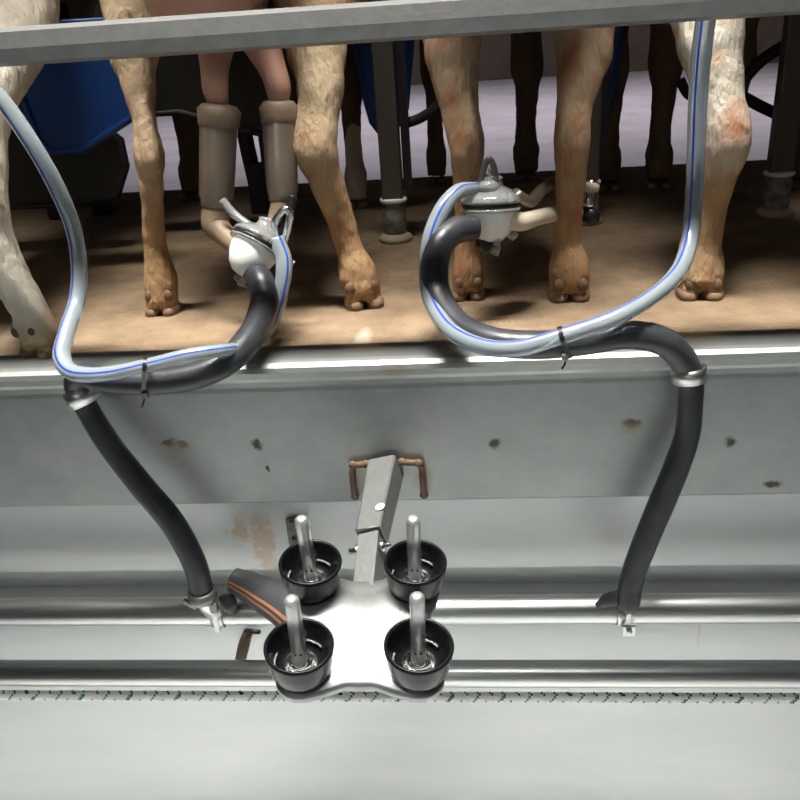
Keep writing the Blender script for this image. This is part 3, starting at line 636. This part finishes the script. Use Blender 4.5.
# arm: outer square tube from the hook, slimmer bar sliding in it, down to the plate
A0 = P(386, 468, YF-.004); A1 = P(372, 537, .80); A2 = P(367, 595, .735)
def sqbar(a, b, w, hgt, matn, name, parent, up=(0, 0, 1), taper=1.):
    ax = (b-a).normalized(); u_ = Vector(up); u_ = (u_-u_.dot(ax)*ax).normalized(); s_ = ax.cross(u_)
    h = MB(); sect = [(-1, -1), (1, -1), (1, 1), (-1, 1)]; bv = .12; oc = []
    for (sx, sy) in sect:
        if sx*sy > 0: oc += [(sx, sy*(1-bv)), (sx*(1-bv), sy)]
        else: oc += [(sx*(1-bv), sy), (sx, sy*(1-bv))]
    oc = [(-1+bv, -1), (1-bv, -1), (1, -1+bv), (1, 1-bv), (1-bv, 1), (-1+bv, 1), (-1, 1-bv), (-1, -1+bv)]
    vs = [a+s_*x*w/2+u_*y*hgt/2 for x, y in oc]+[b+s_*x*w/2*taper+u_*y*hgt/2*taper for x, y in oc]
    h.add(vs, [[i, (i+1) % 8, 8+(i+1) % 8, 8+i] for i in range(8)]+[list(range(8))[::-1], list(range(8, 16))], 0, False)
    return h.build(name, matn, parent)
sqbar(A0, A1, .037, .036, 'galvanised', 'arm', rack, (-.26, 0, 1), .80)
sqbar(A1+(A0-A1)*.1, A2, .0255, .026, 'galvanised', 'sliding_bar', rack, (-.32, 0, 1))
h = MB(); q = P(376, 537, .80)
h.build
ax = (A1-A0).normalized(); u_ = Vector((-.26, 0, 1)); u_ = (u_-u_.dot(ax)*ax).normalized(); s_ = ax.cross(u_)
fr = [A1+s_*x*.0146+u_*y*.0142 for x, y in ((-1, -1), (1, -1), (1, 1), (-1, 1), (-1, -1))]
h = MB(); h.tube(fr, .0012, 6, res=1); h.build('arm_rim', 'galvanised', rack)
h = MB(); q = A1-ax*-.022
for s in (-1, 1):
    h = MB(); c_ = A1+ax*.018+s_*s*.0125; h.lathe([(.0065, 0), (.0065, .005), (.0035, .006), (.0035, .012), (.001, .013)], c_, s_*s, 6); h.build('bolt', 'zinc_screw', rack)
# pale round sticker lying on the top face
dd = A0.lerp(A1, .5)+u_*.0162
tt = ray(380, 507); k_ = (dd-CAMP).dot(u_)/tt.dot(u_); cst = CAMP+tt*k_
sg = MB(); sg.lathe([(.0001, 0), (.0060, .0001), (.0060, .0007), (.0001, .0008)], cst, u_, 20); sg.build('round_mark', 'white_band', rack)

# rusty welded hooks either side of the arm
def hook(pts, label):
    pp = [P(u, v, y) for u, v, y in pts]; t = thing('welded_hook', pp[0], label, 'hook', 'rust-stained hooks')
    h = MB(); h.tube(pp, .0042, 12, res=1); h.build('bar', 'rust_weld', t)
    for q in (pp[0], pp[1], pp[-1]):
        h = MB(); h.ell(q, (.0058, .0042, .0056)); h.build('weld', 'rust_weld', t)
yh = YF-.006
hook([(366, 464, yh), (353, 465, yh), (352, 472, yh), (355, 496, yh)], 'rust-stained welded hook left of the rack arm')
hook([(402, 462, yh), (419, 463, yh), (422, 470, yh), (424, 495, yh)], 'rust-stained welded hook right of the rack arm')

# perforated plate on the panel behind the back left cup
pc = P(297, 535, YP-.004); t = thing('slotted_plate', pc, 'small dark steel strip with holes behind the back left cup', 'plate')
h = MB(); h.box(pc, (.026, .005, .056), bev=.0012); h.build('strip', 'post_sleeve', t)
for (u, v) in ((292, 521), (294, 538), (304, 520)):
    h = MB(); h.lathe([(.0028, 0), (.0034, .0012), (.002, .0014)], P(u, v, YP-.0066), (0, -1, 0), 14); h.build('hole', 'black_plastic', t)

# grey wash hose with orange line from the pipe to the front left cup
pts = [(234, 580, .895, 25), (250, 587, .885, 30), (276, 601, .855, 39), (302, 618, .82, 47), (322, 640, .79, 52), (334, 672, .77, 52)]
pp = [P(u, v, y) for u, v, y, w in pts]; h = MB(); h.tube(pp, [rad(w, p) for p, (_, _, _, w) in zip(pp, pts)], 40, stripe=[0, 2], ref=(0, -1, .6)); tag(h.build('wash_hose', ['grey_rubber', 'orange_line']), 'dark grey hose with orange line slanting under the front left cup', 'hose')
h = MB(); h.tube([P(226, 594, .885), P(229, 604, .88), P(232, 612, .882)], [.011, .0115, .006], 18); tag(h.build('rubber_plug', 'black_rubber'), 'short black rubber stub on the pipe beside the grey hose end', 'plug')
t = thing('wash_nozzle', P(245, 638, .95), 'small brown and black nipple on the panel under the wide pipe', 'nozzle')
h = MB(); h.tube([P(240, 662, .95), P(244, 645, .945), P(248, 632, .94)], [.008, .0085, .007], 14); h.build('nipple', 'rust_weld', t)
h = MB(); h.tube([P(246, 631, .935), P(260, 632, .93)], [.004, .003], 10); h.build('tap_pin', 'black_plastic', t)

# ------------------------------------------------------------------ light
def area(loc, rot, sx, sy, power, colr=(1, 1, 1)):
    l = bpy.data.lights.new('area_light', 'AREA'); l.shape = 'RECTANGLE'; l.size = sx; l.size_y = sy; l.energy = power; l.color = colr
    o = bpy.data.objects.new('area_light', l); col.objects.link(o); o.location = loc; o.rotation_euler = rot; return o
l_ = area((-.25, .82, 2.7), (0, 0, 0), 1.8, .26, 27, (1, .96, .90)); l_.data.spread = math.radians(42)
l_ = area((0, -.38, 2.3), (0, 0, 0), 3.0, .4, 19, (.98, 1, .985)); l_.data.spread = math.radians(58)
area((-.8, -1.35, 1.15), (math.radians(78), 0, math.radians(-22)), 1.6, .5, 4, (1, .98, .94))  # added low fill from the viewer's side to brighten the legs, no fixture there
l_ = area((.2, 4.8, 3.2), (0, 0, 0), 5.0, 1.6, 46, (.98, .93, .98)); l_.data.spread = math.radians(70)
w = bpy.data.worlds.new('world'); sc.world = w; w.use_nodes = True
bg = w.node_tree.nodes['Background']; bg.inputs[0].default_value = (.80, .88, .90, 1); bg.inputs[1].default_value = .03
sc.view_settings.view_transform = 'Standard'; sc.view_settings.look = 'None'; sc.view_settings.gamma = 1; sc.view_settings.exposure = 0
sc.view_settings.use_curve_mapping = False
